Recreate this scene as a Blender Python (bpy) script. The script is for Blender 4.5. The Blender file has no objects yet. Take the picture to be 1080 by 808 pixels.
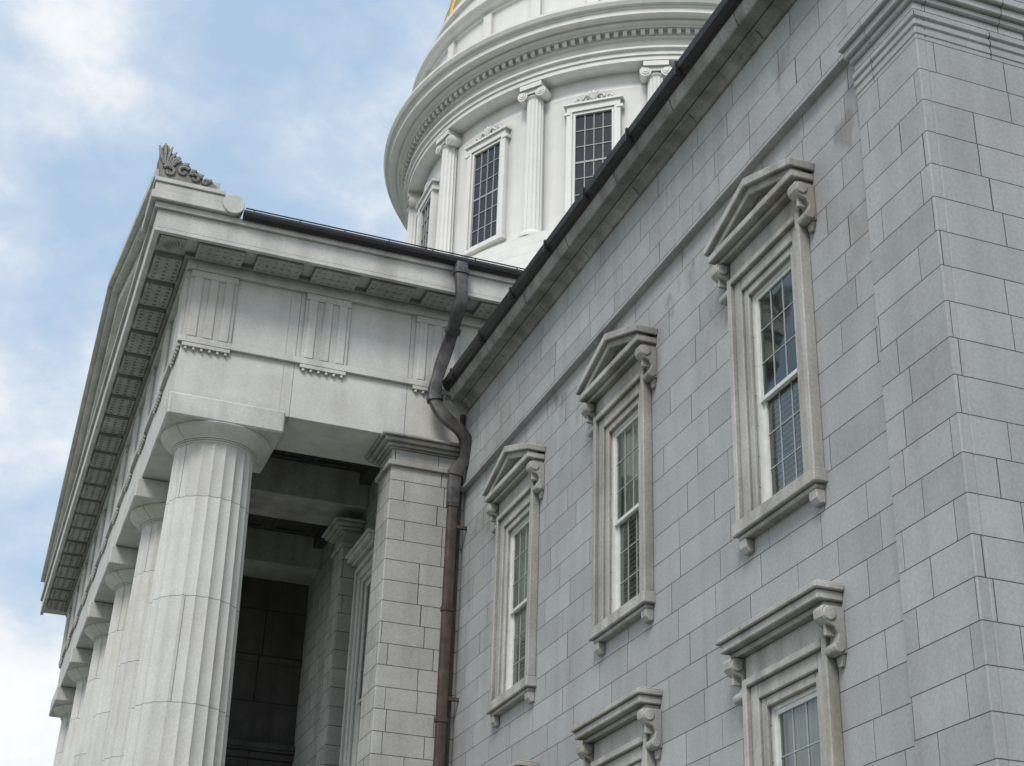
import bpy, bmesh, math, random
from mathutils import Vector, Matrix
random.seed(4)
K=8.0
scene=bpy.context.scene
col=scene.collection
CAMH=1.6
# ------------------------------------------------------------ materials
def newmat(name):
    m=bpy.data.materials.new(name); m.use_nodes=True
    nt=m.node_tree; nt.nodes.clear()
    return m,nt
def N(nt,t,**kw):
    n=nt.nodes.new(t)
    for k,v in kw.items():
        if k in n.inputs: n.inputs[k].default_value=v
        else: setattr(n,k,v)
    return n
def L(nt,a,b): nt.links.new(a,b)
def math_(nt,op,a,b=None,c=None):
    n=nt.nodes.new('ShaderNodeMath'); n.operation=op
    for i,x in enumerate((a,b,c)):
        if x is None: continue
        if isinstance(x,(int,float)): n.inputs[i].default_value=x
        else: nt.links.new(x,n.inputs[i])
    return n.outputs[0]
def mixc(nt,mode,fac,a,b):
    n=nt.nodes.new('ShaderNodeMix'); n.data_type='RGBA'; n.blend_type=mode
    if isinstance(fac,(int,float)): n.inputs[0].default_value=fac
    else: nt.links.new(fac,n.inputs[0])
    for i,x in ((6,a),(7,b)):
        if isinstance(x,(tuple,list)): n.inputs[i].default_value=(*x[:3],1)
        else: nt.links.new(x,n.inputs[i])
    return n.outputs[2]
def ramp(nt,src,a,b,ca,cb):
    r=nt.nodes.new('ShaderNodeMapRange')
    nt.links.new(src,r.inputs[0])
    r.inputs[1].default_value=a; r.inputs[2].default_value=b
    r.inputs[3].default_value=ca; r.inputs[4].default_value=cb
    return r.outputs[0]
def stone(name,base,brick=None,mode='wall',tint=None,var=0.16,streak=0.3,ao=0.5,speck=0.22,bump=0.25,rough=0.85,mortar=None,blotch=0.25,rust=0.0,drip=None):
    m,nt=newmat(name)
    out=N(nt,'ShaderNodeOutputMaterial'); p=N(nt,'ShaderNodeBsdfPrincipled',Roughness=rough)
    if 'Specular IOR Level' in p.inputs: p.inputs['Specular IOR Level'].default_value=0.25
    L(nt,p.outputs[0],out.inputs[0])
    geo=N(nt,'ShaderNodeNewGeometry'); tc=N(nt,'ShaderNodeTexCoord')
    pos=geo.outputs['Position']
    colr=None; fac=None
    if brick:
        w,h,ms=brick
        if mode=='wall':
            sp=N(nt,'ShaderNodeSeparateXYZ'); L(nt,pos,sp.inputs[0])
            sn=N(nt,'ShaderNodeSeparateXYZ'); L(nt,geo.outputs['Normal'],sn.inputs[0])
            ax=math_(nt,'GREATER_THAN',math_(nt,'ABSOLUTE',sn.outputs[0]),0.5)
            inv=math_(nt,'SUBTRACT',1.0,ax)
            u=math_(nt,'ADD',math_(nt,'MULTIPLY',sp.outputs[1],ax),math_(nt,'MULTIPLY',sp.outputs[0],inv))
            z=sp.outputs[2]
        else:
            sp=N(nt,'ShaderNodeSeparateXYZ'); L(nt,tc.outputs['Object'],sp.inputs[0])
            u=math_(nt,'ADD',math_(nt,'MULTIPLY',math_(nt,'ARCTAN2',sp.outputs[1],sp.outputs[0]),0.8),20.0)
            z=sp.outputs[2]
        row=math_(nt,'FLOOR',math_(nt,'DIVIDE',z,h))
        wn=N(nt,'ShaderNodeTexWhiteNoise'); wn.noise_dimensions='1D'; L(nt,row,wn.inputs['W'])
        u2=math_(nt,'ADD',u,math_(nt,'MULTIPLY',wn.outputs[0],w*3.3))
        if mode=='wall' and h<10:
            cv=N(nt,'ShaderNodeCombineXYZ'); L(nt,math_(nt,'MULTIPLY',u2,0.45/w),cv.inputs[0]); L(nt,math_(nt,'MULTIPLY',row,5.37),cv.inputs[1])
            no=N(nt,'ShaderNodeTexNoise'); no.inputs['Scale'].default_value=1; no.inputs['Detail'].default_value=0
            L(nt,cv.outputs[0],no.inputs['Vector'])
            u2=math_(nt,'ADD',u2,math_(nt,'MULTIPLY',no.outputs[0],w*1.6))
        cb=N(nt,'ShaderNodeCombineXYZ'); L(nt,u2,cb.inputs[0]); L(nt,z,cb.inputs[1])
        b=N(nt,'ShaderNodeTexBrick'); b.offset=0.0; b.squash=1.0
        L(nt,cb.outputs[0],b.inputs['Vector'])
        b.inputs['Scale'].default_value=1; b.inputs['Brick Width'].default_value=w; b.inputs['Row Height'].default_value=h
        b.inputs['Mortar Size'].default_value=ms; b.inputs['Mortar Smooth'].default_value=0.25
        b.inputs['Bias'].default_value=0
        t=tint or base
        b.inputs['Color1'].default_value=(*[c*(1-var) for c in base],1)
        b.inputs['Color2'].default_value=(*[c*(1+var) for c in t],1)
        mc=mortar or [c*0.25 for c in base]
        b.inputs['Mortar'].default_value=(*mc,1)
        colr=b.outputs['Color']; fac=b.outputs['Fac']
    else:
        rgb=N(nt,'ShaderNodeRGB'); rgb.outputs[0].default_value=(*base,1); colr=rgb.outputs[0]
    n1=N(nt,'ShaderNodeTexNoise'); n1.inputs['Scale'].default_value=26; n1.inputs['Detail'].default_value=5; n1.inputs['Roughness'].default_value=0.75
    L(nt,pos,n1.inputs['Vector'])
    f1=ramp(nt,n1.outputs[0],0.3,0.7,1-speck,1+speck)
    n2=N(nt,'ShaderNodeTexNoise'); n2.inputs['Scale'].default_value=1.3; n2.inputs['Detail'].default_value=7; n2.inputs['Roughness'].default_value=0.6
    L(nt,pos,n2.inputs['Vector'])
    f2=ramp(nt,n2.outputs[0],0.3,0.7,1-blotch,1+blotch*0.6)
    mp=N(nt,'ShaderNodeMapping'); mp.inputs['Scale'].default_value=(3.2,3.2,0.22); L(nt,pos,mp.inputs[0])
    n3=N(nt,'ShaderNodeTexNoise'); n3.inputs['Scale'].default_value=1; n3.inputs['Detail'].default_value=4
    L(nt,mp.outputs[0],n3.inputs['Vector'])
    f3=ramp(nt,n3.outputs[0],0.42,0.68,1.0,1-streak)
    f=math_(nt,'MULTIPLY',math_(nt,'MULTIPLY',f1,f2),f3)
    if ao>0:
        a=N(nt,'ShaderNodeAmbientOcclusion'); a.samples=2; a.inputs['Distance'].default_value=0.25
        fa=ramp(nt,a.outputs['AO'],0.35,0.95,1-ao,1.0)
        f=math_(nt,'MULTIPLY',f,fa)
    cf=N(nt,'ShaderNodeCombineXYZ')
    for i in range(3): L(nt,f,cf.inputs[i])
    c=mixc(nt,'MULTIPLY',1.0,colr,cf.outputs[0])
    if rust>0:
        n4=N(nt,'ShaderNodeTexNoise'); n4.inputs['Scale'].default_value=0.9; n4.inputs['Detail'].default_value=7
        mp2=N(nt,'ShaderNodeMapping'); mp2.inputs['Location'].default_value=(9,3,5); mp2.inputs['Scale'].default_value=(1,1,.6); L(nt,pos,mp2.inputs[0]); L(nt,mp2.outputs[0],n4.inputs['Vector'])
        c=mixc(nt,'MULTIPLY',ramp(nt,n4.outputs[0],0.52,0.72,0,rust),c,(0.72,0.62,0.52))
    if drip:
        s2=N(nt,'ShaderNodeSeparateXYZ'); L(nt,pos,s2.inputs[0])
        n5=N(nt,'ShaderNodeTexNoise'); n5.inputs['Scale'].default_value=1; n5.inputs['Detail'].default_value=6
        mp3=N(nt,'ShaderNodeMapping'); mp3.inputs['Scale'].default_value=(1.7,1.7,1.1); mp3.inputs['Location'].default_value=(2,7,1); L(nt,pos,mp3.inputs[0]); L(nt,mp3.outputs[0],n5.inputs['Vector'])
        band=math_(nt,'SUBTRACT',1.0,math_(nt,'MINIMUM',math_(nt,'DIVIDE',math_(nt,'ABSOLUTE',math_(nt,'SUBTRACT',s2.outputs[2],drip)),2.6),1.0))
        ff=math_(nt,'MINIMUM',math_(nt,'MULTIPLY',ramp(nt,n5.outputs[0],0.61,0.72,0,1.0),band),.55)
        c=mixc(nt,'MULTIPLY',ff,c,(0.50,0.42,0.37))
    L(nt,c,p.inputs['Base Color'])
    bp=N(nt,'ShaderNodeBump'); bp.inputs['Strength'].default_value=bump; bp.inputs['Distance'].default_value=0.02
    hh=math_(nt,'MULTIPLY',n1.outputs[0],0.5)
    if fac is not None: hh=math_(nt,'SUBTRACT',hh,math_(nt,'MULTIPLY',fac,1.2))
    L(nt,hh,bp.inputs['Height']); L(nt,bp.outputs[0],p.inputs['Normal'])
    return m
def plain(name,c,rough=0.5,metal=0.0,noise=0.2,nscale=6,bump=0.1,c2=None):
    m,nt=newmat(name)
    out=N(nt,'ShaderNodeOutputMaterial'); p=N(nt,'ShaderNodeBsdfPrincipled',Roughness=rough,Metallic=metal)
    L(nt,p.outputs[0],out.inputs[0])
    geo=N(nt,'ShaderNodeNewGeometry')
    n=N(nt,'ShaderNodeTexNoise'); n.inputs['Scale'].default_value=nscale; n.inputs['Detail'].default_value=8
    L(nt,geo.outputs['Position'],n.inputs['Vector'])
    c2=c2 or [x*(1-noise) for x in c]
    cc=mixc(nt,'MIX',ramp(nt,n.outputs[0],.35,.65,0,1),c,c2)
    L(nt,cc,p.inputs['Base Color'])
    b=N(nt,'ShaderNodeBump'); b.inputs['Strength'].default_value=bump; b.inputs['Distance'].default_value=0.02
    L(nt,n.outputs[0],b.inputs['Height']); L(nt,b.outputs[0],p.inputs['Normal'])
    return m
M_wall=stone('wing_granite',(0.405,0.413,0.415),brick=(1.15,0.39,0.006),var=0.095,streak=0.10,ao=0,speck=0.13,blotch=0.08,bump=.2,mortar=(0.08,0.08,0.08),rust=0.25,drip=12.4)
M_corner=stone('corner_granite',(0.41,0.416,0.416),brick=(1.0,0.39,0.006),var=0.085,streak=0.10,ao=0,speck=0.13,blotch=0.08,bump=.2,mortar=(0.08,0.08,0.08),rust=0.2)
M_anta=stone('anta_granite',(0.44,0.435,0.415),brick=(0.85,0.39,0.008),var=0.10,streak=0.15,ao=0,speck=0.14,blotch=0.15,mortar=(0.08,0.08,0.08),rust=0.35)
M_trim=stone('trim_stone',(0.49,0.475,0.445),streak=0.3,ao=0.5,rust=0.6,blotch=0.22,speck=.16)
M_eave=stone('eave_stone',(0.34,0.335,0.325),brick=(1.9,40,0.012),streak=0.35,ao=0,blotch=0.35,rust=0.7)
M_port=stone('portico_stone',(0.65,0.64,0.61),brick=(2.19,40.0,0.007),var=0.03,streak=0.09,ao=0.3,blotch=0.09,speck=0.10,rust=0.2,mortar=(.25,.25,.24))
M_portp=stone('portico_carved_stone',(0.63,0.62,0.59),streak=0.18,ao=0.35,blotch=0.14,speck=0.12,rust=0.3)
M_mut=stone('shaded_soffit_stone',(0.42,0.41,0.39),streak=0.2,ao=0.4,blotch=0.25,speck=0.15,rust=0.3)  # darker copy of the carved stone; underside shade put into the colour
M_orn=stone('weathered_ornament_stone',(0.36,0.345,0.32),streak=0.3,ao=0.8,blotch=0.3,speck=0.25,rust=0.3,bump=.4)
M_column=stone('column_stone',(0.65,0.638,0.605),brick=(2.5,1.85,0.008),mode='col',var=0.04,streak=0.09,ao=0,blotch=0.09,speck=0.13,mortar=(0.27,0.265,0.255),rust=0.25)
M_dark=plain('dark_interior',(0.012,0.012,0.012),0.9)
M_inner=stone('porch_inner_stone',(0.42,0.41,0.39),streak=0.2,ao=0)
M_porchshade=stone('porch_shade_stone',(0.085,0.084,0.08),streak=0.3,ao=0,brick=(2.2,1.1,.01),var=.08)  # porch shadow painted into the stone colour of lobby and ceiling
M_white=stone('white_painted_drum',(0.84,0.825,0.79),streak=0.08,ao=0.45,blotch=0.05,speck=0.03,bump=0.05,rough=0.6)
M_sash=plain('white_sash_paint',(0.74,0.74,0.71),0.45,noise=0.12,nscale=10)
M_munt=plain('pale_glazing_bars',(0.42,0.43,0.42),0.5,noise=0.15,nscale=10)
M_blind=plain('blind_slats',(0.34,0.30,0.25),0.6)
M_curt=plain('pale_curtain',(0.70,0.72,0.66),0.8,nscale=2)
M_copper=plain('aged_copper',(0.105,0.072,0.062),0.55,0.3,nscale=5,c2=(0.055,0.046,0.042),bump=0.4)
M_copperd=plain('weathered_grey_copper',(0.06,0.057,0.057),0.5,0.4,nscale=4,c2=(0.14,0.13,0.13),bump=0.6)
M_gutter=plain('black_gutter',(0.028,0.026,0.027),0.45,0.3)
M_gold=plain('gold_leaf',(0.68,0.50,0.20),0.38,1.0,nscale=1.5,c2=(0.50,0.38,0.17))
M_roof=plain('roof_metal',(0.15,0.16,0.16),0.5,0.3)
M_grass=plain('lawn_grass',(0.06,0.10,0.03),0.9,nscale=3,c2=(0.035,0.065,0.02),bump=0.5)
M_path=plain('concrete_path',(0.42,0.41,0.39),0.85,nscale=2)
M_glass,nt=newmat('window_glass')
out=N(nt,'ShaderNodeOutputMaterial'); mx=N(nt,'ShaderNodeMixShader'); tr=N(nt,'ShaderNodeBsdfTransparent'); tr.inputs[0].default_value=(.85,.89,.85,1)
gl=N(nt,'ShaderNodeBsdfGlossy'); gl.inputs['Roughness'].default_value=0.05; gl.inputs['Color'].default_value=(.80,.86,.84,1)
fr=N(nt,'ShaderNodeFresnel'); fr.inputs[0].default_value=1.5
geo=N(nt,'ShaderNodeNewGeometry'); nn=N(nt,'ShaderNodeTexNoise'); nn.inputs['Scale'].default_value=1.3; nn.inputs['Detail'].default_value=1; L(nt,geo.outputs['Position'],nn.inputs['Vector'])
bb=N(nt,'ShaderNodeBump'); bb.inputs['Strength'].default_value=0.3; bb.inputs['Distance'].default_value=0.04; L(nt,nn.outputs[0],bb.inputs['Height']); L(nt,bb.outputs[0],gl.inputs['Normal'])
L(nt,math_(nt,'ADD',fr.outputs[0],0.10),mx.inputs[0]); L(nt,tr.outputs[0],mx.inputs[1]); L(nt,gl.outputs[0],mx.inputs[2]); L(nt,mx.outputs[0],out.inputs[0])

# ------------------------------------------------------------ mesh builder (metres, z relative to eye height)
class MB:
    def __init__(s): s.v=[];s.f=[];s.m=[]
    def add(s,vs,fs,m=0):
        o=len(s.v); s.v+=[tuple(x) for x in vs]; s.f+=[tuple(i+o for i in f) for f in fs]; s.m+=[m]*len(fs)
    def box(s,x0,x1,y0,y1,z0,z1,m=0):
        s.add([(x0,y0,z0),(x1,y0,z0),(x1,y1,z0),(x0,y1,z0),(x0,y0,z1),(x1,y0,z1),(x1,y1,z1),(x0,y1,z1)],
              [(0,3,2,1),(4,5,6,7),(0,1,5,4),(1,2,6,5),(2,3,7,6),(3,0,4,7)],m)
    def wbox(s,*a,m=0): s.box(*[K*x for x in a],m=m)
    def prism(s,pts,axis,a,b,m=0):
        n=len(pts)
        def mk(p,t):
            return {'x':(t,p[0],p[1]),'y':(p[0],t,p[1]),'z':(p[0],p[1],t)}[axis]
        vs=[mk(p,a) for p in pts]+[mk(p,b) for p in pts]
        fs=[tuple(range(n)),tuple(range(2*n-1,n-1,-1))]+[(i,(i+1)%n,(i+1)%n+n,i+n) for i in range(n)]
        s.add(vs,fs,m)
    def frameX(s,x0,x1,y0,y1,z0,z1,w,m=0,bottom=True):
        s.box(x0,x1,y0,y0+w,z0,z1,m); s.box(x0,x1,y1-w,y1,z0,z1,m)
        s.box(x0,x1,y0+w,y1-w,z1-w,z1,m)
        if bottom: s.box(x0,x1,y0+w,y1-w,z0,z0+w,m)
    def lathe(s,prof,cx,cy,n=128,m=0,rf=None,cap=False):
        vs=[];fs=[]
        for k,(r,z) in enumerate(prof):
            for i in range(n):
                a=2*math.pi*i/n
                rr=r if rf is None else rf(k,r,a)
                vs.append((cx+rr*math.cos(a),cy+rr*math.sin(a),z))
        for k in range(len(prof)-1):
            for i in range(n):
                j=(i+1)%n
                fs.append((k*n+i,k*n+j,(k+1)*n+j,(k+1)*n+i))
        if cap:
            fs.append(tuple(range(n))[::-1]); fs.append(tuple(range((len(prof)-1)*n,len(prof)*n)))
        s.add(vs,fs,m)
    def cyl(s,x,y,z0,z1,r,n=8,m=0,r2=None):
        s.lathe([(r2 or r,z0),(r,z1)],x,y,n,m,cap=True)
    def cylY(s,x,z,y0,y1,r,n=14,m=0):
        pts=[(x+r*math.cos(2*math.pi*i/n),z+r*math.sin(2*math.pi*i/n)) for i in range(n)]
        s.prism(pts,'y',y0,y1,m)
    def tube(s,pts,r,n=8,m=0,sx=1.0):
        pts=[Vector(p) for p in pts]; vs=[];fs=[]
        up=Vector((0,0,1)); prev=None
        for i,p in enumerate(pts):
            d=(pts[min(i+1,len(pts)-1)]-pts[max(i-1,0)]).normalized()
            if prev is None:
                a=d.cross(up)
                if a.length<0.2: a=d.cross(Vector((0,1,0)))
                a.normalize()
            else:
                a=(prev-d*prev.dot(d)).normalized()
            prev=a; b=d.cross(a)
            rr=r[i] if isinstance(r,(list,tuple)) else r
            for k in range(n):
                t=2*math.pi*k/n
                vs.append(p+a*rr*math.cos(t)*sx+b*rr*math.sin(t))
        for i in range(len(pts)-1):
            for k in range(n):
                j=(k+1)%n; fs.append((i*n+k,i*n+j,(i+1)*n+j,(i+1)*n+k))
        fs.append(tuple(range(n))[::-1]); fs.append(tuple(range((len(pts)-1)*n,len(pts)*n)))
        s.add(vs,fs,m)
    def strap(s,pts,hw,ht,m=0):
        pts=[Vector(p) for p in pts]; vs=[];fs=[]
        n=12
        for i,p in enumerate(pts):
            d=(pts[min(i+1,len(pts)-1)]-pts[max(i-1,0)]).normalized()
            b=d.cross(Vector((0,1,0))).normalized(); c=d.cross(b).normalized()
            h=hw[i] if isinstance(hw,list) else hw; t=ht[i] if isinstance(ht,list) else ht
            for k in range(n):
                an=2*math.pi*(k+.5)/n; q1=math.cos(an); q2=math.sin(an)
                q1=math.copysign(abs(q1)**.5,q1); q2=math.copysign(abs(q2)**.5,q2)
                vs.append(p+b*h*q1+c*t*q2)
        for i in range(len(pts)-1):
            for k in range(n):
                j=(k+1)%n; fs.append((i*n+k,i*n+j,(i+1)*n+j,(i+1)*n+k))
        fs.append(tuple(range(n))[::-1]); fs.append(tuple(range((len(pts)-1)*n,len(pts)*n)))
        s.add(vs,fs,m)
    def rbox(s,cx,cy,r0,r1,ang,hw,z0,z1,m=0):
        c,sn=math.cos(ang),math.sin(ang)
        def q(r,t,z): return (cx+r*c-t*sn,cy+r*sn+t*c,z)
        s.add([q(r0,-hw,z0),q(r1,-hw,z0),q(r1,hw,z0),q(r0,hw,z0),q(r0,-hw,z1),q(r1,-hw,z1),q(r1,hw,z1),q(r0,hw,z1)],
              [(0,3,2,1),(4,5,6,7),(0,1,5,4),(1,2,6,5),(2,3,7,6),(3,0,4,7)],m)
    def obj(s,name,mats,parent=None,origin=(0,0,0),bevel=0,smooth=False,recalc=True,label=None):
        me=bpy.data.meshes.new(name)
        o=Vector(origin)
        me.from_pydata([tuple(Vector(v)-o) for v in s.v],[],s.f)
        for mt in (mats if isinstance(mats,(list,tuple)) else [mats]): me.materials.append(mt)
        for p,mi in zip(me.polygons,s.m): p.material_index=mi
        if recalc:
            bm=bmesh.new(); bm.from_mesh(me); bmesh.ops.recalc_face_normals(bm,faces=bm.faces); bm.to_mesh(me); bm.free()
        if smooth:
            me.polygons.foreach_set('use_smooth',[True]*len(me.polygons))
            try: me.set_sharp_from_angle(angle=math.radians(28))
            except Exception: pass
        ob=bpy.data.objects.new(name,me); col.objects.link(ob)
        place(ob,parent,origin)
        if bevel>0:
            b=ob.modifiers.new('edge','BEVEL'); b.width=bevel; b.segments=1; b.limit_method='ANGLE'; b.angle_limit=math.radians(40)
        if label: ob['label']=label
        return ob
ORG={}
def place(ob,parent,origin):
    ORG[ob.name]=Vector(origin)
    if parent is None: ob.location=Vector(origin)+Vector((0,0,CAMH))
    else:
        ob.parent=parent; ob.location=Vector(origin)-ORG[parent.name]
def copy_tree(ob,delta,parent):
    n=ob.copy(); col.objects.link(n); ORG[n.name]=ORG[ob.name]+Vector(delta)
    n.parent=parent; n.location=ob.location+Vector(delta)
    for c in ob.children:
        k=c.copy(); col.objects.link(k); k.parent=n; k.location=c.location
    return n

root=bpy.data.objects.new('statehouse',None); col.objects.link(root)
place(root,None,(8.2,25.6,-CAMH))
root['label']='grey granite statehouse with columned portico and gold-topped white drum'
root['category']='building'

# ------------------------------------------------------------ wing wall
WY=[1.712*K,2.243*K,2.774*K]
HW=0.52
UP=(9.50,2.86)
LO=(4.45,2.95)
def holes():
    h=[]
    for y in WY:
        for t,hh in (UP,LO): h.append((y-HW,y+HW,t-hh,t))
    return h
def wallX(mb,x,y0,y1,z0,z1,hs,depth=0.3,m=0,md=1,room=1.4):
    ys=sorted(set([y0,y1]+[a for h in hs for a in h[:2]])); zs=sorted(set([z0,z1]+[a for h in hs for a in h[2:]]))
    for i in range(len(ys)-1):
        for j in range(len(zs)-1):
            cy=(ys[i]+ys[i+1])/2; cz=(zs[j]+zs[j+1])/2
            if any(h[0]<cy<h[1] and h[2]<cz<h[3] for h in hs): continue
            mb.add([(x,ys[i],zs[j]),(x,ys[i],zs[j+1]),(x,ys[i+1],zs[j+1]),(x,ys[i+1],zs[j])],[(0,1,2,3)],m)
    for a,b,c,d in hs:
        X=x+depth
        for q in ([(x,a,c),(X,a,c),(X,a,d),(x,a,d)],[(x,b,c),(x,b,d),(X,b,d),(X,b,c)],[(x,a,d),(X,a,d),(X,b,d),(x,b,d)],[(x,a,c),(x,b,c),(X,b,c),(X,a,c)]):
            mb.add(q,[(0,1,2,3)],m)
        e=0.3; Y0,Y1,Z0,Z1=a-e,b+e,c-e,d+e; X2=X+room
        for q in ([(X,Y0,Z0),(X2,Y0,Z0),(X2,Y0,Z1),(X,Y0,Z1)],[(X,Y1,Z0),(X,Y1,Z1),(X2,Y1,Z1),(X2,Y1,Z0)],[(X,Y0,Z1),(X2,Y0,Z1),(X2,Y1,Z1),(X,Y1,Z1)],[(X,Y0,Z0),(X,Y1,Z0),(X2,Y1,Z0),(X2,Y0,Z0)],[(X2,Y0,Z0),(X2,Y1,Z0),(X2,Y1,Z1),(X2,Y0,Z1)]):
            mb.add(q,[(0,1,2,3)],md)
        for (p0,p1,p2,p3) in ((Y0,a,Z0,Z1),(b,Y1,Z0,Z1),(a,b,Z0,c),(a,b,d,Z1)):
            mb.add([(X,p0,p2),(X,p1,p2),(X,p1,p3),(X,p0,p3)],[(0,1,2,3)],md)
w=MB()
wallX(w,K,1.31*K,3.2*K,-1.6,1.406*K,holes())
w.add([(K,1.31*K,-1.6),(2.5*K,1.31*K,-1.6),(2.5*K,1.31*K,1.6*K),(K,1.31*K,1.6*K)],[(0,1,2,3)])
w.add([(2.5*K,1.31*K,-1.6),(2.5*K,3.2*K,-1.6),(2.5*K,3.2*K,1.6*K),(2.5*K,1.31*K,1.6*K)],[(0,1,2,3)])
wing=w.obj('wing_wall',[M_wall,M_dark],root,(K,2.2*K,-1.6),recalc=False)
w=MB(); w.box(K-0.06,K+.3,1.44*K,3.2*K,1.412*K,1.605*K); w.box(K-0.11,K+.3,1.44*K,3.2*K,1.402*K,1.4119*K)
w.obj('frieze',M_wall,root,(K,2.2*K,1.4*K),bevel=.008)
w=MB()
px=K-0.10; py=1.31*K-0.10
w.box(px,K+0.02,py,1.44*K,-1.6,1.372*K)
w.box(K+0.02,1.16*K,py,1.31*K+.02,-1.6,1.372*K)
w.box(px-.01,1.165*K,py-.01,1.445*K,1.412*K,1.605*K)
pil=w.obj('corner_pilaster',M_corner,root,(K,1.37*K,-1.6),bevel=.012)
w=MB()
for i,z in enumerate((1.318,1.332,1.346)):
    d=.010+.007*i
    w.box(px-d,1.16*K+d,py-d,1.44*K+d,z*K,z*K+.085)
w.box(px-.04,1.16*K+.04,py-.04,1.44*K+.03,1.372*K,1.382*K)
w.box(px-.09,1.16*K+.09,py-.09,1.44*K+.06,1.382*K,1.396*K)
w.box(px-.14,1.16*K+.14,py-.14,1.44*K+.09,1.396*K,1.412*K)
w.obj('pilaster_cap',M_corner,root,(K,1.37*K,1.3*K),bevel=.015)
w=MB()
def prof(mb,pts,y0,y1,m=0): mb.prism([(K-d,z*K) for d,z in pts],'y',y0,y1,m)
prof(w,[(-.3,1.605),(.10,1.605),(.13,1.612),(.20,1.618),(.44,1.618),(.47,1.626),(.50,1.640),(.50,1.652),(-.3,1.652)],1.29*K-.25,3.13*K)
w.box(K+.3,2.5*K,1.31*K-.5,1.31*K+.2,1.607*K,1.652*K)
w.obj('eaves_cornice',M_eave,root,(K,2.2*K,1.6*K),bevel=.012)
w=MB()
g=[(K-.48,1.640*K),(K-.56,1.643*K),(K-.62,1.652*K),(K-.64,1.664*K),(K-.60,1.666*K),(K-.40,1.662*K)]
w.prism(g,'y',1.31*K-.6,3.135*K)
for i in range(9):
    y=1.45*K+i*1.62
    w.box(K-.655,K-.4,y-.02,y+.02,1.641*K,1.668*K)
w.obj('eaves_gutter',M_gutter,root,(K,2.2*K,1.66*K))
w=MB()
w.add([(K-.45,1.31*K-.5,1.66*K),(K-.45,3.16*K,1.66*K),(1.75*K,3.16*K,1.9*K),(1.75*K,1.31*K-.5,1.9*K),(2.5*K,3.16*K,1.66*K),(2.5*K,1.31*K-.5,1.66*K)],[(0,1,2,3),(3,2,4,5)])
w.obj('wing_roof',M_roof,root,(K*1.7,2.2*K,1.7*K))

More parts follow.
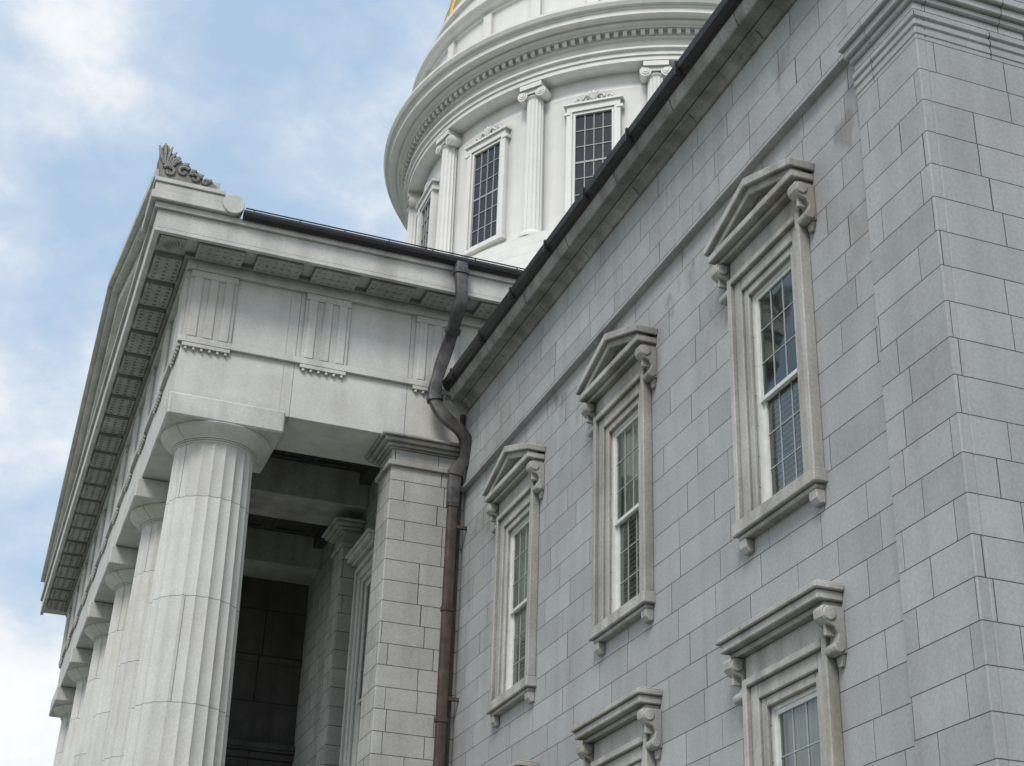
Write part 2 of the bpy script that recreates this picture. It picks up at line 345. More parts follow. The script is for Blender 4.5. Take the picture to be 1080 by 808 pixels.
# ------------------------------------------------------------ windows
def curtain(win_origin,parent,X,y,hw,z0,z1,side):
    q=MB(); n=26; vs=[];fs=[]
    ya=y-hw+.06; yb=y+hw-.06
    if side: yb=y+hw*side
    for i in range(n+1):
        yy=ya+(yb-ya)*i/n; xx=X+.17+.02*math.sin(i*1.9)
        vs+= [(xx,yy,z0),(xx,yy,z1)]
    for i in range(n): fs.append((2*i,2*i+1,2*i+3,2*i+2))
    q.add(vs,fs)
    ob=q.obj('window_curtain',M_curt,None,(X,y,z0),recalc=False)
    ob.parent=parent; ob.location=Vector((X,y,z0))-Vector(win_origin)
def make_window(y,top,h,pedi,hood,wall_x=K,hw=HW,rows=3,blind=True,consoles=True,lab=None,mt=None):
    X=wall_x; b=top-h; mt=mt or M_trim
    o=(X,y,b)
    s=MB()
    s.frameX(X+.015,X+.15,y-hw+.002,y+hw-.002,b+.002,top-.002,.05)
    mid=b+h*0.5
    def sash(x0,z0,z1):
        s.frameX(x0,x0+.04,y-hw+.052,y+hw-.052,z0,z1,.05)
        W=2*(hw-.102)
        for i in (1,2):
            yy=y-hw+.102+W*i/3; s.box(x0+.012,x0+.028,yy-.006,yy+.006,z0+.05,z1-.05,2)
        for i in range(1,rows):
            zz=z0+.05+(z1-z0-.10)*i/rows; s.box(x0+.013,x0+.027,y-hw+.102,y+hw-.102,zz-.006,zz+.006,2)
        s.add([(x0+.022,y-hw+.08,z0+.03),(x0+.022,y+hw-.08,z0+.03),(x0+.022,y+hw-.08,z1-.03),(x0+.022,y-hw+.08,z1-.03)],[(0,3,2,1)],1)
    sash(X+.03,mid-.03,top-.054); sash(X+.075,b+.054,mid+.03)
    win=s.obj('window',[M_sash,M_glass,M_munt],root,o,recalc=False,label=lab)
    f=MB()
    f.frameX(X-.05,X-.001,y-hw-.10,y+hw+.10,b,top+.10,.11,bottom=False)
    f.frameX(X-.085,X,y-hw-.27,y+hw+.27,b,top+.27,.17,bottom=False)
    f.frameX(X-.14,X,y-hw-.36,y+hw+.36,b,top+.36,.09,bottom=False)
    f.obj('frame',mt,win,o,bevel=.012)
    c=MB(); zc=top+hood
    if hood>.4: c.box(X-.10,X,y-hw-.33,y+hw+.33,top+.362,zc)
    E=1.05 if consoles else hw+.45
    c.box(X-.20,X,y-E+.04,y+E-.04,zc,zc+.06)
    c.box(X-.30,X,y-E,y+E,zc+.06,zc+.16)
    if pedi:
        z0=zc+.16
        c.prism([(y-E+.1,z0),(y+E-.1,z0),(y,z0+.34)],'x',X-.12,X)
        c.prism([(y-E+.02,z0),(y-E+.22,z0),(y,z0+.30),(y+E-.22,z0),(y+E-.02,z0),(y+E-.02,z0+.04),(y,z0+.42),(y-E+.02,z0+.04)],'x',X-.27,X-.12)
        c.prism([(y-E-.03,z0+.02),(y,z0+.40),(y+E+.03,z0+.02),(y+E+.05,z0+.12),(y,z0+.52),(y-E-.05,z0+.12)],'x',X-.34,X)
    else:
        c.box(X-.34,X,y-E-.04,y+E+.04,zc+.162,zc+.23)
        c.box(X-.28,X,y-E-.0,y+E+.0,zc+.232,zc+.26)
    c.obj('pediment' if pedi else 'window_hood',mt,win,(X,y,zc),bevel=.012)
    if consoles:
        for sd in (-1,1):
            k=MB(); yc=y+sd*(hw+.455); ww=.085
            P=[(0,0),(.25,0),(.27,-.05),(.26,-.12),(.20,-.18),(.12,-.22),(.085,-.28),(.10,-.35),(.15,-.40),(.14,-.46),(.07,-.49),(0,-.47)]
            k.prism([(X-d,zc-.002+z) for d,z in P],'y',yc-ww,yc+ww)
            k.cylY(X-.18,zc-.085,yc-ww-.02,yc+ww+.02,.075); k.cylY(X-.09,zc-.42,yc-ww-.02,yc+ww+.02,.06)
            k.box(X-.2,X-.05,yc-.02,yc+.02,zc-.3,zc-.15)
            k.prism([(yc-.07,zc-.48),(yc+.07,zc-.48),(yc+.03,zc-.6),(yc-.03,zc-.6)],'x',X-.05,X)
            k.obj('console_bracket',mt,win,(X,yc,zc),bevel=.01)
    l=MB()
    l.box(X-.17,X+.015,y-hw-.40,y+hw+.40,b-.16,b-.002); l.box(X-.12,X,y-hw-.34,y+hw+.34,b-.22,b-.162)
    for sd in (-1,1):
        yc=y+sd*(hw+.26)
        l.prism([(X,b-.222),(X-.12,b-.222),(X-.11,b-.32),(X-.06,b-.38),(X,b-.38)],'y',yc-.08,yc+.08)
    l.obj('sill',mt,win,o,bevel=.012)
    if blind:
        q=MB(); zt=b+.07; n=int((mid-b)/.07)
        for i in range(n):
            q.box(X+.17,X+.20,y-hw+.08,y+hw-.08,zt+i*.07,zt+i*.07+.034)
        q.obj('window_blind',M_blind,win,(X,y,b))
    return win
a=make_window(WY[0],UP[0],UP[1],True,.62,lab='tall sash window under a small carved stone pediment')
for i,y in enumerate(WY[1:]):
    n=copy_tree(a,(0,y-WY[0],0),root)
    b=UP[0]-UP[1]
    curtain((K,y,b),n,K,y,HW,b+(1.45 if i==0 else .9),UP[0]-.07,0)
curtain((K,WY[0],UP[0]-UP[1]),a,K,WY[0],HW,UP[0]-UP[1]+1.45,UP[0]-.07,-.35)
a=make_window(WY[0],LO[0],LO[1],False,.62,blind=False,lab='sash window under a flat bracketed stone hood')
for y in WY[1:]: copy_tree(a,(0,y-WY[0],0),root)
curtain((K,WY[0],LO[0]-LO[1]),a,K,WY[0],HW,LO[0]-.8,LO[0]-.07,0)

# ------------------------------------------------------------ portico
CX=.425; CY0=3.26; CS=.52; CYS=[CY0+CS*i for i in range(6)]
zA=1.515; zT=1.665; zF=1.855
FX=.305; FY=3.165; FY2=CYS[-1]+.095
w=MB()
def ent(z0,z1,m=0):
    w.wbox(FX,.545,FY,FY2,z0,z1,m=m)
    w.wbox(.545,3.2,FY,FY+.19,z0,z1,m=m)
    w.wbox(.545,3.2,FY2-.19,FY2,z0,z1,m=m)
ent(zA,zF)
port=w.obj('portico',M_port,root,(FX*K,4.56*K,zA*K),bevel=.008,label='entablature of pale granite carried on fluted columns')
w=MB()
def strip(z0,z1,out):
    w.wbox(FX-out,FX+.01,FY-out,FY2+out,z0,z1); w.wbox(FX+.01,3.2,FY-out,FY+.01,z0,z1)
strip(zT-.012,zT+.004,.009); strip(zF-.012,zF+.012,.012)
TR=.11
def trig_side(x):
    w.wbox(x,x+TR,FY-.009,FY+.005,zF-.03,zF-.0125)
    for i in range(3):
        xx=x+i*TR/3+TR*.03
        wd=TR/3-TR*.06
        w.prism([(K*(xx),K*(FY-.002)),(K*(xx+.2*wd),K*(FY-.009)),(K*(xx+.8*wd),K*(FY-.009)),(K*(xx+wd),K*(FY-.002))],'z',K*(zT+.005),K*(zF-.03))
    w.wbox(x,x+TR,FY-.0055,FY+.002,zT+.005,zF-.03)
    w.wbox(x,x+TR,FY-.0085,FY+.002,zT-.022,zT-.0125)
    for i in range(6): w.cyl(K*(x+TR*(i+.5)/6),K*FY-.032,K*(zT-.029),K*(zT-.022),.027,8,r2=.034)
def trig_front(y):
    w.wbox(FX-.009,FX+.005,y,y+TR,zF-.03,zF-.0125)
    for i in range(3):
        yy=y+i*TR/3+TR*.03; wd=TR/3-TR*.06
        w.prism([(K*(FX-.002),K*yy),(K*(FX-.009),K*(yy+.2*wd)),(K*(FX-.009),K*(yy+.8*wd)),(K*(FX-.002),K*(yy+wd))],'z',K*(zT+.005),K*(zF-.03))
    w.wbox(FX-.0055,FX+.002,y,y+TR,zT+.005,zF-.03)
    w.wbox(FX-.0085,FX+.002,y,y+TR,zT-.022,zT-.0125)
    for i in range(6): w.cyl(K*FX-.032,K*(y+TR*(i+.5)/6),K*(zT-.029),K*(zT-.022),.027,8,r2=.034)
for i in range(9): trig_side(.306+.274*i)
ny=10
st=(FY2-FY-.002-TR)/ny
for i in range(ny+1): trig_front(FY+.001+st*i)
w.obj('triglyph_frieze',M_portp,port,(FX*K,4.56*K,zT*K),bevel=.006)
w=MB(); OV=.105
w.wbox(FX-OV,.5,FY-OV,FY2+OV,1.878,1.925)
w.wbox(.5,3.3,FY-OV,FY+.2,1.878,1.925)
w.wbox(FX-OV-.008,.5,FY-OV-.008,FY2+OV+.008,1.925,1.94)
w.wbox(.5,3.3,FY-OV-.008,FY+.2,1.925,1.94)
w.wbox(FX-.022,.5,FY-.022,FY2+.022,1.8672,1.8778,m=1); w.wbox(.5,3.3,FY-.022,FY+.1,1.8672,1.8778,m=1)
w.wbox(FX-OV,FX-OV+.012,FY-OV,FY2+OV,1.868,1.8779); w.wbox(FX-OV+.012,3.3,FY-OV,FY-OV+.012,1.868,1.8779)
mw=.108
x=FX
while x<3.0:
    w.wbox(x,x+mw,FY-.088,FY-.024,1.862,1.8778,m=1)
    if x<1.3:
        for a_ in range(6):
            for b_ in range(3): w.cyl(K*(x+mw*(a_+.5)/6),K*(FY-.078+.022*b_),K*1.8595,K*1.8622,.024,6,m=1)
    x+=.137
y=FY
while y<FY2-.05:
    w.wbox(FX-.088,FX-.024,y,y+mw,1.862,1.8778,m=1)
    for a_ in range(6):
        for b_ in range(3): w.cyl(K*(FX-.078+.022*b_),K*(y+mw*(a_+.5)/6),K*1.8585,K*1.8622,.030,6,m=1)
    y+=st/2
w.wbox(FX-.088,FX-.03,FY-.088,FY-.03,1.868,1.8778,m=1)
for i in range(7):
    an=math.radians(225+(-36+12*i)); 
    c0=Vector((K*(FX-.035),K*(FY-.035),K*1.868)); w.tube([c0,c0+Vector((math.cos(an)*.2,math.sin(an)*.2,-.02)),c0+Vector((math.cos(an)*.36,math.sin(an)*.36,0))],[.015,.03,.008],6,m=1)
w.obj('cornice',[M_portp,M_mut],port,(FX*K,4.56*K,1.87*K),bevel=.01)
w=MB(); zr=1.94; za=2.47; y0=FY-OV-.008; y1=FY2+OV+.008
yc=(y0+y1)/2
RX=.33
w.prism([(K*(y0+.15),K*zr),(K*(y1-.15),K*zr),(K*yc,K*(za-.03))],'x',K*(FX+.002),K*(RX-.002))
def rake(a,b,x0,x1):
    w.prism([(K*y0,K*(zr+a)),(K*yc,K*(za+a)),(K*y1,K*(zr+a)),(K*y1,K*(zr+b)),(K*yc,K*(za+b)),(K*y0,K*(zr+b))],'x',K*x0,K*x1)
rake(.001,.045,FX-.085,RX); rake(.045,.062,FX-OV-.004,RX); rake(.062,.085,FX-OV-.02,RX)
w.obj('gable',M_portp,port,(FX*K,yc*K,zr*K),bevel=.012)
w=MB()
ox=(FX-OV-.02); oy=y0-.012
w.wbox(ox,.366,oy,oy+.17,1.941,1.962); w.wbox(ox+.006,.362,oy+.006,oy+.16,1.962,1.988); w.wbox(ox+.002,.345,oy+.002,oy+.165,1.988,2.0)
w.cylY(K*.366,K*1.966,K*(oy-.004),K*(oy+.17),.205,28)
cb_=w.obj('corner_block',M_portp,port,(K*ox,K*oy,K*1.95),bevel=0.012)
# leaf-and-scroll acroterion: flat carved slab with raised S scrolls and fanned leaves
w=MB()
sil=[(0,0),(-.03,.22),(-.06,.42),(-.05,.56),(0,.68),(.07,.64),(.11,.53),(.18,.50),(.24,.46),(.31,.38),(.39,.38),(.46,.33),(.50,.26),(.58,.27),(.65,.22),(.70,.15),(.78,.17),(.86,.13),(.93,.06),(.93,0)]
sc=1.12
bx_,by_,bz_=K*(ox+.012),K*(oy+.006),K*2.0-.01
w.prism([(bx_+a*sc,bz_+h*sc) for a,h in sil],'y',by_,by_+.22)
w.prism([(by_+.23+a*.8,bz_+h*sc*.9) for a,h in sil],'x',bx_-.02,bx_+.18)
def carve(pts2,R,axis):
    if axis=='y': pts=[(bx_+a*sc,by_-.012,bz_+h*sc) for a,h in pts2]
    else: pts=[(bx_-.03,by_+.23+a*.8,bz_+h*sc*.9) for a,h in pts2]
    w.tube(pts,R,6)
def spiral2(a,h,rr,turn,start,cr,R0,axis):
    n=18
    carve([(a+rr*(1-.75*i/n)*math.cos(start+cr*i/n*turn*math.pi),h+rr*(1-.75*i/n)*math.sin(start+cr*i/n*turn*math.pi)) for i in range(n+1)],[R0*(1.1-.5*i/n) for i in range(n+1)],axis)
for ax_ in ('y','x'):
    for (a,h,rr,tn,stt,cr) in ((.13,.15,.11,2.0,2.6,-1),(.36,.20,.10,2.0,.6,1),(.56,.12,.085,2.0,2.6,-1),(.74,.08,.06,1.9,.6,1)):
        spiral2(a,h,rr,tn,stt,cr,.034,ax_)
    # upright fanned leaves at the tall end
    for j,an in enumerate((112,98,84,70,54,38)):
        t=math.radians(an); ln=(.36,.40,.36,.28,.24,.2)[j]
        carve([(.03+.02*j,.28-.015*j),(.03+.02*j+ln*.5*math.cos(t),.28+ln*.5*math.sin(t)),(.03+.02*j+ln*math.cos(t)+.02,.28+ln*math.sin(t))],[.02,.042,.016],ax_)
    # leaf tips along the sloping top
    for a,h in ((.24,.42),(.39,.35),(.52,.25),(.65,.19),(.79,.13)):
        for d in (-.35,.2,.75):
            carve([(a-.05,h-.09),(a-.02+.03*d,h-.02),(a+.06*d,h+.035)],[.018,.034,.016],ax_)
w.obj('acroterion',M_orn,port,(K*ox,K*oy,K*2.0),bevel=0.01,label='dark weathered carved leaf ornament on its corner block')
w=MB()
w.prism([(K*(y0+.03),K*1.945),(K*yc,K*(za+.04)),(K*(y1-.03),K*1.945)],'x',K*RX+.002,K*3.25)
w.obj('main_roof',M_roof,root,(K*1.8,K*yc,K*1.95))
w=MB()
w.tube([(K*.392,K*3.045,K*1.948),(K*3.2,K*3.045,K*1.948)],.10,10)
for i in range(14): 
    xx=.42+.11*i; w.tube([(K*xx,K*3.045,K*1.96),(K*xx,K*3.08,K*1.965),(K*xx,K*3.08,K*1.990)],.014,5)
w.tube([(K*.40,K*3.08,K*1.989),(K*1.9,K*3.08,K*1.989)],.014,5)
w.obj('roof_gutter',M_gutter,root,(K*.6,K*3.05,K*1.95),smooth=True)
w=MB()
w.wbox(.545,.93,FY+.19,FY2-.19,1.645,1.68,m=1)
for y in CYS[1:-1]: w.wbox(.545,.9,y-.085,y+.085,1.545,1.6449)
for i in range(5):
    ya=CYS[i]+.095 if i==0 else CYS[i]+.085; yb=CYS[i+1]-.085 if i<4 else CYS[i+1]-.095
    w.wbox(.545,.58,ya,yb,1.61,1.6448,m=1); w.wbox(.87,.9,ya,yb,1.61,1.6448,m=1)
    ym=(ya+yb)/2
    for a0,a1 in ((.60,.715),(.735,.85)):
        for b0,b1 in ((ya+.02,ym-.01),(ym+.01,yb-.02)):
            t=.012
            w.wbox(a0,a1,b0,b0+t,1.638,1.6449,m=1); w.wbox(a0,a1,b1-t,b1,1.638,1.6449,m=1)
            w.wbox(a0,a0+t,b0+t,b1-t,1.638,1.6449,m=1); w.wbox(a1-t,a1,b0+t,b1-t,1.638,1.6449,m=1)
w.obj('porch_ceiling',[M_inner,M_porchshade],port,(K*.7,K*4.5,K*1.6),bevel=.015)
w=MB()
hsp=[(K*3.57,K*3.67,.70*K,1.33*K),(K*3.57,K*3.67,-.05*K,.45*K),(K*4.00,K*4.14,.15*K,.72*K)]
wallX(w,.9*K,3.2*K,FY2*K,-1.6,1.64*K,hsp)
w.add([(.9*K,3.2*K,-1.6),(3.2*K,3.2*K,-1.6),(3.2*K,3.2*K,1.9*K),(.9*K,3.2*K,1.9*K)],[(0,1,2,3)])
w.add([(.9*K,FY2*K,-1.6),(3.2*K,FY2*K,-1.6),(3.2*K,FY2*K,1.9*K),(.9*K,FY2*K,1.9*K)],[(0,3,2,1)])
w.obj('main_block_wall',[M_anta,M_dark],root,(K*.9,K*4.5,-1.6),recalc=False)
for h in (hsp[0],hsp[2]):
    yy=(h[0]+h[1])/2; make_window(yy,h[3],h[3]-h[2],False,.46,wall_x=.9*K,hw=(h[1]-h[0])/2,rows=4,blind=False,consoles=False,mt=M_port)
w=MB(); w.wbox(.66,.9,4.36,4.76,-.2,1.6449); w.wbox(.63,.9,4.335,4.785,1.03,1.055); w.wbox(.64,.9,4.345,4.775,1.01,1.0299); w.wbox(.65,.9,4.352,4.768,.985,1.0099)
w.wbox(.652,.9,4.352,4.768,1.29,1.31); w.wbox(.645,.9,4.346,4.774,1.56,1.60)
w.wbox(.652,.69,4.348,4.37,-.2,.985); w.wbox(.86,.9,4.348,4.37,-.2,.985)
w.obj('porch_lobby',M_porchshade,port,(K*.7,K*4.5,-1.6),bevel=.02)
def anta(x0,ya,yb,first=False):
    y=(ya+yb)/2
    w=MB(); x1=.9001
    if first: x1=1.03
    w.wbox(x0,x1,ya,yb,-.2,1.445)
    w.wbox(x0,x1,ya,yb,1.455,1.487)
    w.obj('porch_pilaster',M_anta,port,(K*.86,K*y,-1.6),bevel=.015)
    c=MB()
    for d,z0,z1 in ((.008,1.443,1.456),(.006,1.486,1.490),(.014,1.490,1.498),(.024,1.498,1.508),(.032,1.508,1.5145)):
        c.wbox(x0-d,x1-.001,ya-d,yb+d,z0,z1)
    c.obj('pilaster_capital',M_trim,port,(K*.86,K*y,K*1.45),bevel=.012)
anta(.82,3.172,3.28,True); anta(.85,3.735,3.83)
anta(.82,CYS[5]-.08,CYS[5]+.08)
w=MB(); w.wbox(.27,.9,3.1,6.02,-.2,.1374)
for i in range(8): w.box(K*.27-.35*(i+1),K*.27-.35*i-.001,K*3.5,K*5.6,-1.6,1.1-.33*(i+1))
w.obj('podium',M_anta,port,(K*.6,K*4.5,-1.6),bevel=.02)
def make_column(y):
    w=MB(); x=K*CX; yy=K*y; zb=K*.1375; zt=K*1.415
    prof_=[];flut=[]
    nz=14
    for i in range(nz+1):
        t=i/nz; r=.90-.185*(t**1.35); prof_.append((r,zb+(zt-zb)*t)); flut.append(1.0)
    for r,dz,fl in ((.715,.05,.55),(.72,.07,.0),(.74,.072,0),(.74,.09,0),(.72,.092,0),(.72,.105,0),(.755,.107,0),(.755,.125,0),(.735,.127,0),(.735,.138,0),(.775,.14,0),(.775,.158,0),(.82,.19,0),(.90,.245,0),(.97,.305,0),(1.0,.345,0),(1.0,.358,0)):
        prof_.append((r,zt+dz)); flut.append(fl)
    nf=22
    def rf(k,r,a):
        if flut[k]==0: return r
        ph=(a*nf/(2*math.pi))%1.0
        return r-flut[k]*.036*(r/.8)*math.sin(math.pi*ph)**.8
    w.lathe(prof_,x,yy,n=nf*8,rf=rf,cap=True)
    c=w.obj('column',[M_column],port,(x,yy,zb),smooth=True,label='fluted pale granite column with plain round capital')
    b=MB(); b.box(x-1.05,x+1.05,yy-.98,yy+1.05,K*1.4602,K*1.5148)
    ab=b.obj('abacus',M_portp,port,(x,yy,K*1.46),bevel=.03)
    return c,ab
c0,a0=make_column(CYS[0])
for y in CYS[1:]:
    for o in (c0,a0):
        n=o.copy(); col.objects.link(n); n.parent=port; n.location=o.location+Vector((0,K*(y-CYS[0]),0))

# ------------------------------------------------------------ downpipe
w=MB()
pp=[(.924,3.042,1.942),(.924,3.040,1.90),(.927,3.040,1.84),(.923,3.060,1.80),(.924,3.10,1.765),(.914,3.125,1.71),(.905,3.13,1.665),(.899,3.125,1.62),(.907,3.117,1.585),(.932,3.112,1.556),(.964,3.112,1.533),(.984,3.118,1.505),(.983,3.128,1.470),(.966,3.138,1.435),(.963,3.14,1.36)]
P=[Vector(p)*K for p in pp]
S=[]
for i in range(len(P)-1):
    p0=P[max(i-1,0)];p1=P[i];p2=P[i+1];p3=P[min(i+2,len(P)-1)]
    for k in range(6):
        t=k/6; S.append(.5*((2*p1)+(p2-p0)*t+(2*p0-5*p1+4*p2-p3)*t*t+(3*p1-3*p2+p3-p0)*t**3))
S.append(P[-1])
w.strap(S,[.122*(1+.05*math.sin(i*.5)) for i in range(len(S))],.075,m=1)
w.strap([P[-1],Vector((.963*K,3.14*K,-1.5))],.095,.07)
for z in (1.35,1.1,.85,.6,.35,.1): w.strap([(.963*K,3.14*K,z*K),(.963*K,3.14*K,z*K+.08)],.112,.085)
for i in (4,22,44,78):
    d=(S[i+1]-S[i]).normalized()*.05
    w.strap([S[i]-d,S[i]+d],.15,.10,m=1)
for z in (1.30,.9,.5): w.box(.963*K-.05,.963*K+.3,3.14*K-.03,3.14*K+.03,z*K,z*K+.06)
w.tube([(.985*K,3.165*K,1.60*K),(.985*K,3.165*K,-1.5)],.055,6)
w.obj('downpipe',[M_copper,M_copperd],root,(.96*K,3.14*K,-1.6),smooth=True,label='kinked dark copper rainwater downpipe beside the pilaster')

# ------------------------------------------------------------ drum and dome
DX,DY=2.18*K,4.56*K
dprof=[(1.20,1.9),(1.20,2.38),(1.10,2.40),(1.10,2.45),(1.085,2.452),(1.085,2.50),(1.06,2.502),(1.06,2.55),(1.035,2.552),(1.035,2.60),(1.01,2.602),(1.01,2.65),(.99,2.652),(.99,2.672),(.93,2.674),
 (.93,3.20),(.935,3.22),(.93,3.235),(.93,3.286),(.985,3.290),(.985,3.308),(.99,3.309),(.99,3.326),(1.0,3.330),(1.0,3.338),(.978,3.342),(.978,3.378),(.99,3.382),(.99,3.405),(1.008,3.407),
 (1.012,3.413),(1.03,3.415),(1.03,3.423),(1.062,3.424),(1.062,3.442),(1.067,3.446),(1.067,3.451),(1.078,3.454),(1.085,3.466),(1.085,3.476),(.995,3.488),(.995,3.54),(.975,3.545),(.975,3.57),(.96,3.575),(.96,3.70),(.968,3.705),(.968,3.717),(.982,3.722),(.988,3.735),(1.0,3.74),(1.0,3.757),(.95,3.77),(.95,3.80),(.93,3.805),(.93,3.89),(.945,3.895),(.945,3.915),(.91,3.93)]
w=MB(); w.lathe([(r*K,z*K) for r,z in dprof],DX,DY,n=160)
for i in range(210):
    w.rbox(DX,DY,.985*K,1.005*K,2*math.pi*i/210,.06,3.388*K,3.4055*K)
for i in range(28):
    w.rbox(DX,DY,.945*K,.972*K,2*math.pi*i/28,.16,3.575*K,3.703*K)
drum=w.obj('drum',M_white,root,(DX,DY,2.6*K),smooth=True,label='round white painted drum with pilasters, windows and dentil cornice')
w=MB()
dp=[(.90*math.cos(t),3.93+.97*math.sin(t)) for t in [math.pi/2*i/24 for i in range(24)]]
w.lathe([(r*K,z*K) for r,z in dp]+[(.3*K,4.9*K)],DX,DY,n=96,cap=True)
for i in range(32):
    an=2*math.pi*i/32
    w.tube([(DX+K*r*math.cos(an)*1.003,DY+K*r*math.sin(an)*1.003,K*z) for r,z in dp],.07,6)
w.obj('dome',M_gold,drum,(DX,DY,3.93*K),smooth=True,label='gilded ribbed dome')
NB=14; BA=360/NB
phase=math.atan2(-DY,-DX)+math.radians(-0.3)
def dcol():
    w=MB(); cx=DX+.945*K; n=96
    zb=2.70*K; zt=3.235*K; pr=[];fl=[]
    for r_,z_,f_ in ((.38,2.674*K,0),(.38,2.684*K,0),(.34,2.688*K,0),(.31,2.70*K,0)): pr.append((r_,z_));fl.append(f_)
    for i in range(6):
        t=i/5; pr.append((.275-.04*t,zb+.03+(zt-zb-.06)*t)); fl.append(1)
    pr+=[(.25,zt),(.27,zt+.03),(.25,zt+.06)]; fl+=[0,0,0]
    def rf(k,r,a):
        return r-(.025*abs(math.sin(a*8))**.8 if fl[k] else 0)
    w.lathe(pr,cx,DY,n=n,rf=rf,cap=True)
    for sd in (-1,1):
        yy=DY+sd*.28
        for r_ in (.16,.105,.05):
            pts=[(yy+r_*math.cos(2*math.pi*i/16),zt+.13+r_*math.sin(2*math.pi*i/16)) for i in range(16)]
            w.prism(pts,'x',cx-.25+(.16-r_)*-.2,cx+.25+(.16-r_)*.35)
    w.box(cx-.24,cx+.24,DY-.28,DY+.28,zt+.14,zt+.27)
    w.box(cx-.30,cx+.31,DY-.34,DY+.34,zt+.27,3.29*K-.02)
    return w.obj('drum_column',M_white,drum,(DX,DY,2.678*K),smooth=True)
M_dgl=plain('dark_window_panes',(.03,.031,.033),.15,nscale=.8,c2=(.045,.047,.05),bump=.02)
def dwin():
    w=MB(); r=.93*K; hw=.50; z0=2.755*K; z1=3.135*K
    def bx(a,b,y0_,y1_,z0_,z1_,m=0): w.box(DX+a,DX+b,DY+y0_,DY+y1_,z0_,z1_,m)
    w.add([(DX+r+.02,DY-hw,z0),(DX+r+.02,DY+hw,z0),(DX+r+.02,DY+hw,z1),(DX+r+.02,DY-hw,z1)],[(0,1,2,3)],1)
    for i in range(1,4): bx(r+.0,r+.045,-hw+i*hw/2-.011,-hw+i*hw/2+.011,z0,z1,2)
    for i in range(1,6):
        zz=z0+(z1-z0)*i/6; tt=.025 if i==3 else .011; bx(r+.0,r+.043,-hw,hw,zz-tt,zz+tt,2)
    bx(r-.1,r+.09,-hw-.08,-hw,z0,z1);bx(r-.1,r+.09,hw,hw+.08,z0,z1);bx(r-.1,r+.09,-hw-.08,hw+.08,z1,z1+.08);bx(r-.1,r+.09,-hw-.08,hw+.08,z0-.08,z0)
    bx(r-.1,r+.13,-hw-.24,-hw-.082,z0-.1,z1+.1);bx(r-.1,r+.13,hw+.082,hw+.24,z0-.1,z1+.1);bx(r-.1,r+.131,-hw-.24,hw+.24,z1+.09,z1+.28)
    bx(r-.1,r+.16,-hw-.28,hw+.28,z0-.2,z0-.09)
    bx(r-.1,r+.19,-hw-.32,hw+.32,z1+.282,z1+.34)
    bx(r-.1,r+.15,-hw-.32,-hw-.14,z1+.0,z1+.08);bx(r-.1,r+.15,hw+.14,hw+.32,z1,z1+.08)
    for sd in (-1,1):
        for off,rr in ((.17,.13),(.42,.09)):
            pts=[];R=[]
            for i in range(16):
                t=i/15*2.4*math.pi; q=rr*(1-.75*i/15)
                pts.append((DX+r+.08,DY+sd*(off+q*math.cos(t)),z1+.36+rr*.8+q*math.sin(t))); R.append(.035-.015*i/15)
            w.tube(pts,R,6)
    for i in range(5):
        an=math.radians(40+25*i)
        w.tube([(DX+r+.08,DY,z1+.42),(DX+r+.11,DY+.3*math.cos(an)*.6,z1+.42+.3*math.sin(an)*.7),(DX+r+.09,DY+.3*math.cos(an),z1+.42+.32*math.sin(an))],[.03,.045,.01],6)
    return w.obj('drum_window',[M_white,M_dgl,M_munt],drum,(DX,DY,2.7*K))
c=dcol(); wi=dwin()
c.rotation_euler=(0,0,phase); wi.rotation_euler=(0,0,phase+math.radians(BA/2))
for i in range(1,NB):
    for o,ba in ((c,0),(wi,BA/2)):
        n=o.copy(); col.objects.link(n); n.parent=drum; n.rotation_euler=(0,0,phase+math.radians(ba+BA*i))

# ------------------------------------------------------------ ground
def sheet(name,x0,x1,y0,y1,z,mat):
    me=bpy.data.meshes.new(name); me.from_pydata([(x0,y0,z),(x1,y0,z),(x1,y1,z),(x0,y1,z)],[],[(0,1,2,3)]); me.materials.append(mat)
    o=bpy.data.objects.new(name,me); col.objects.link(o); o['kind']='structure'; return o
sheet('ground',-900,900,-900,900,0,M_grass)
sheet('path',-6,3,-40,60,0.004,M_path)

# ------------------------------------------------------------ world
wd=bpy.data.worlds.new('World'); scene.world=wd; wd.use_nodes=True; nt=wd.node_tree; nt.nodes.clear()
SUN_EL=48
sd=Vector((-.56,-.72,0)).normalized()
sky=N(nt,'ShaderNodeTexSky'); sky.sky_type='NISHITA'; sky.sun_disc=False; sky.sun_elevation=math.radians(SUN_EL)
sky.sun_rotation=math.atan2(sd.x,sd.y); sky.air_density=1.0; sky.dust_density=1.5; sky.ozone_density=2.0
tc=N(nt,'ShaderNodeTexCoord'); mp=N(nt,'ShaderNodeMapping'); mp.inputs['Scale'].default_value=(1,1,1.5); mp.inputs['Rotation'].default_value=(.2,.4,.9); mp.inputs['Location'].default_value=(.62,.1,.35)
L(nt,tc.outputs['Generated'],mp.inputs[0])
n1=N(nt,'ShaderNodeTexNoise'); n1.inputs['Scale'].default_value=5.6; n1.inputs['Detail'].default_value=12; n1.inputs['Roughness'].default_value=.58; n1.inputs['Distortion'].default_value=.0
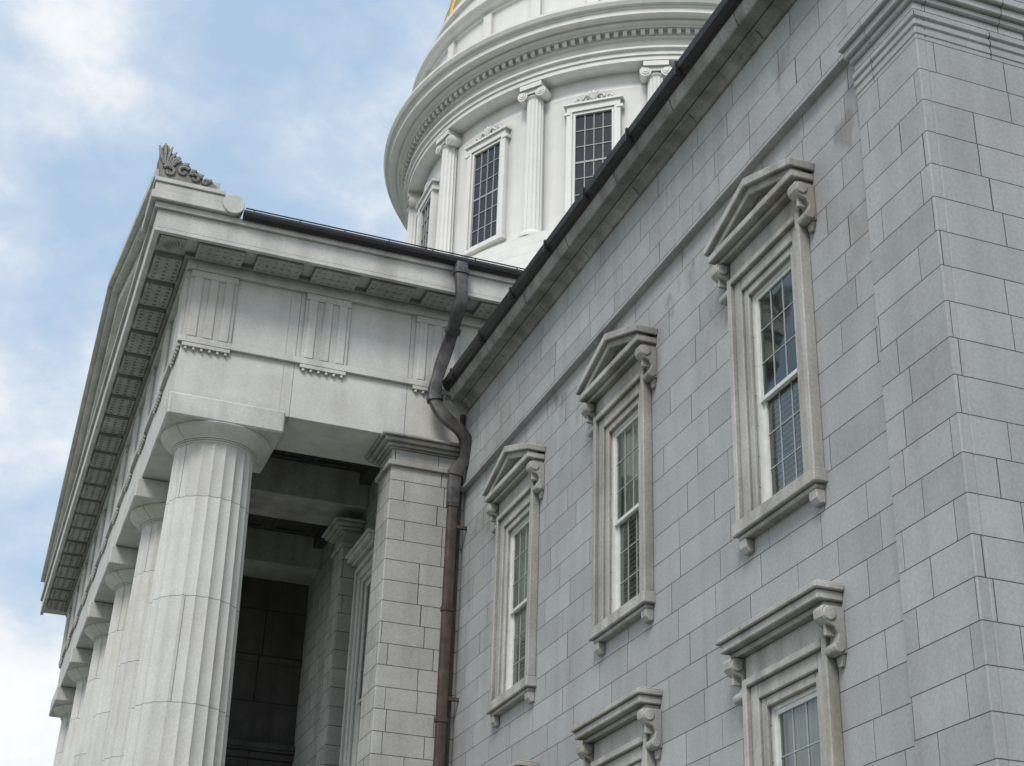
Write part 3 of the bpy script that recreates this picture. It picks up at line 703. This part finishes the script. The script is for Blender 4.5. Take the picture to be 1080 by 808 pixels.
L(nt,mp.outputs[0],n1.inputs['Vector'])
sp=N(nt,'ShaderNodeSeparateXYZ'); L(nt,tc.outputs['Generated'],sp.inputs[0])
low=ramp(nt,sp.outputs[2],.10,.34,.28,0.0)
nsum=math_(nt,'ADD',n1.outputs[0],low)
fac=ramp(nt,nsum,.43,.65,0.12,1.0)
cc=mixc(nt,'MIX',ramp(nt,nsum,.52,.74,0,1),(4.7,5.2,5.8),(6.6,6.7,6.8))
blue=mixc(nt,'MIX',0.8,sky.outputs[0],(3.1,4.3,5.8))
cx=mixc(nt,'MIX',fac,blue,cc)
bg=N(nt,'ShaderNodeBackground'); bg.inputs['Strength'].default_value=0.15; L(nt,cx,bg.inputs[0])
ow=N(nt,'ShaderNodeOutputWorld'); L(nt,bg.outputs[0],ow.inputs[0])
sun=bpy.data.lights.new('sun','SUN'); sun.energy=2.2; sun.angle=math.radians(18); sun.color=(1,.95,.88)
so=bpy.data.objects.new('sun',sun); col.objects.link(so)
dirv=Vector((sd.x*math.cos(math.radians(SUN_EL)),sd.y*math.cos(math.radians(SUN_EL)),math.sin(math.radians(SUN_EL))))
so.rotation_euler=dirv.to_track_quat('Z','Y').to_euler()
# ------------------------------------------------------------ camera
az=math.radians(19.27); pt=math.radians(27.06); rl=math.radians(2.0)
F=Vector((math.sin(az),math.cos(az),0)); R=Vector((math.cos(az),-math.sin(az),0)); Z=Vector((0,0,1))
fw=F*math.cos(pt)+Z*math.sin(pt); up=-F*math.sin(pt)+Z*math.cos(pt)
er=R*math.cos(rl)+up*math.sin(rl); eu=-R*math.sin(rl)+up*math.cos(rl)
cam=bpy.data.cameras.new('camera'); co=bpy.data.objects.new('camera',cam); col.objects.link(co)
mt=Matrix((er,eu,-fw)).transposed().to_4x4(); mt.translation=Vector((0,0,CAMH)); co.matrix_world=mt
cam.sensor_width=36; cam.lens=1621/1080*36; cam.clip_end=3000
scene.camera=co
scene.view_settings.view_transform='Standard'; scene.view_settings.look='None'; scene.view_settings.exposure=0
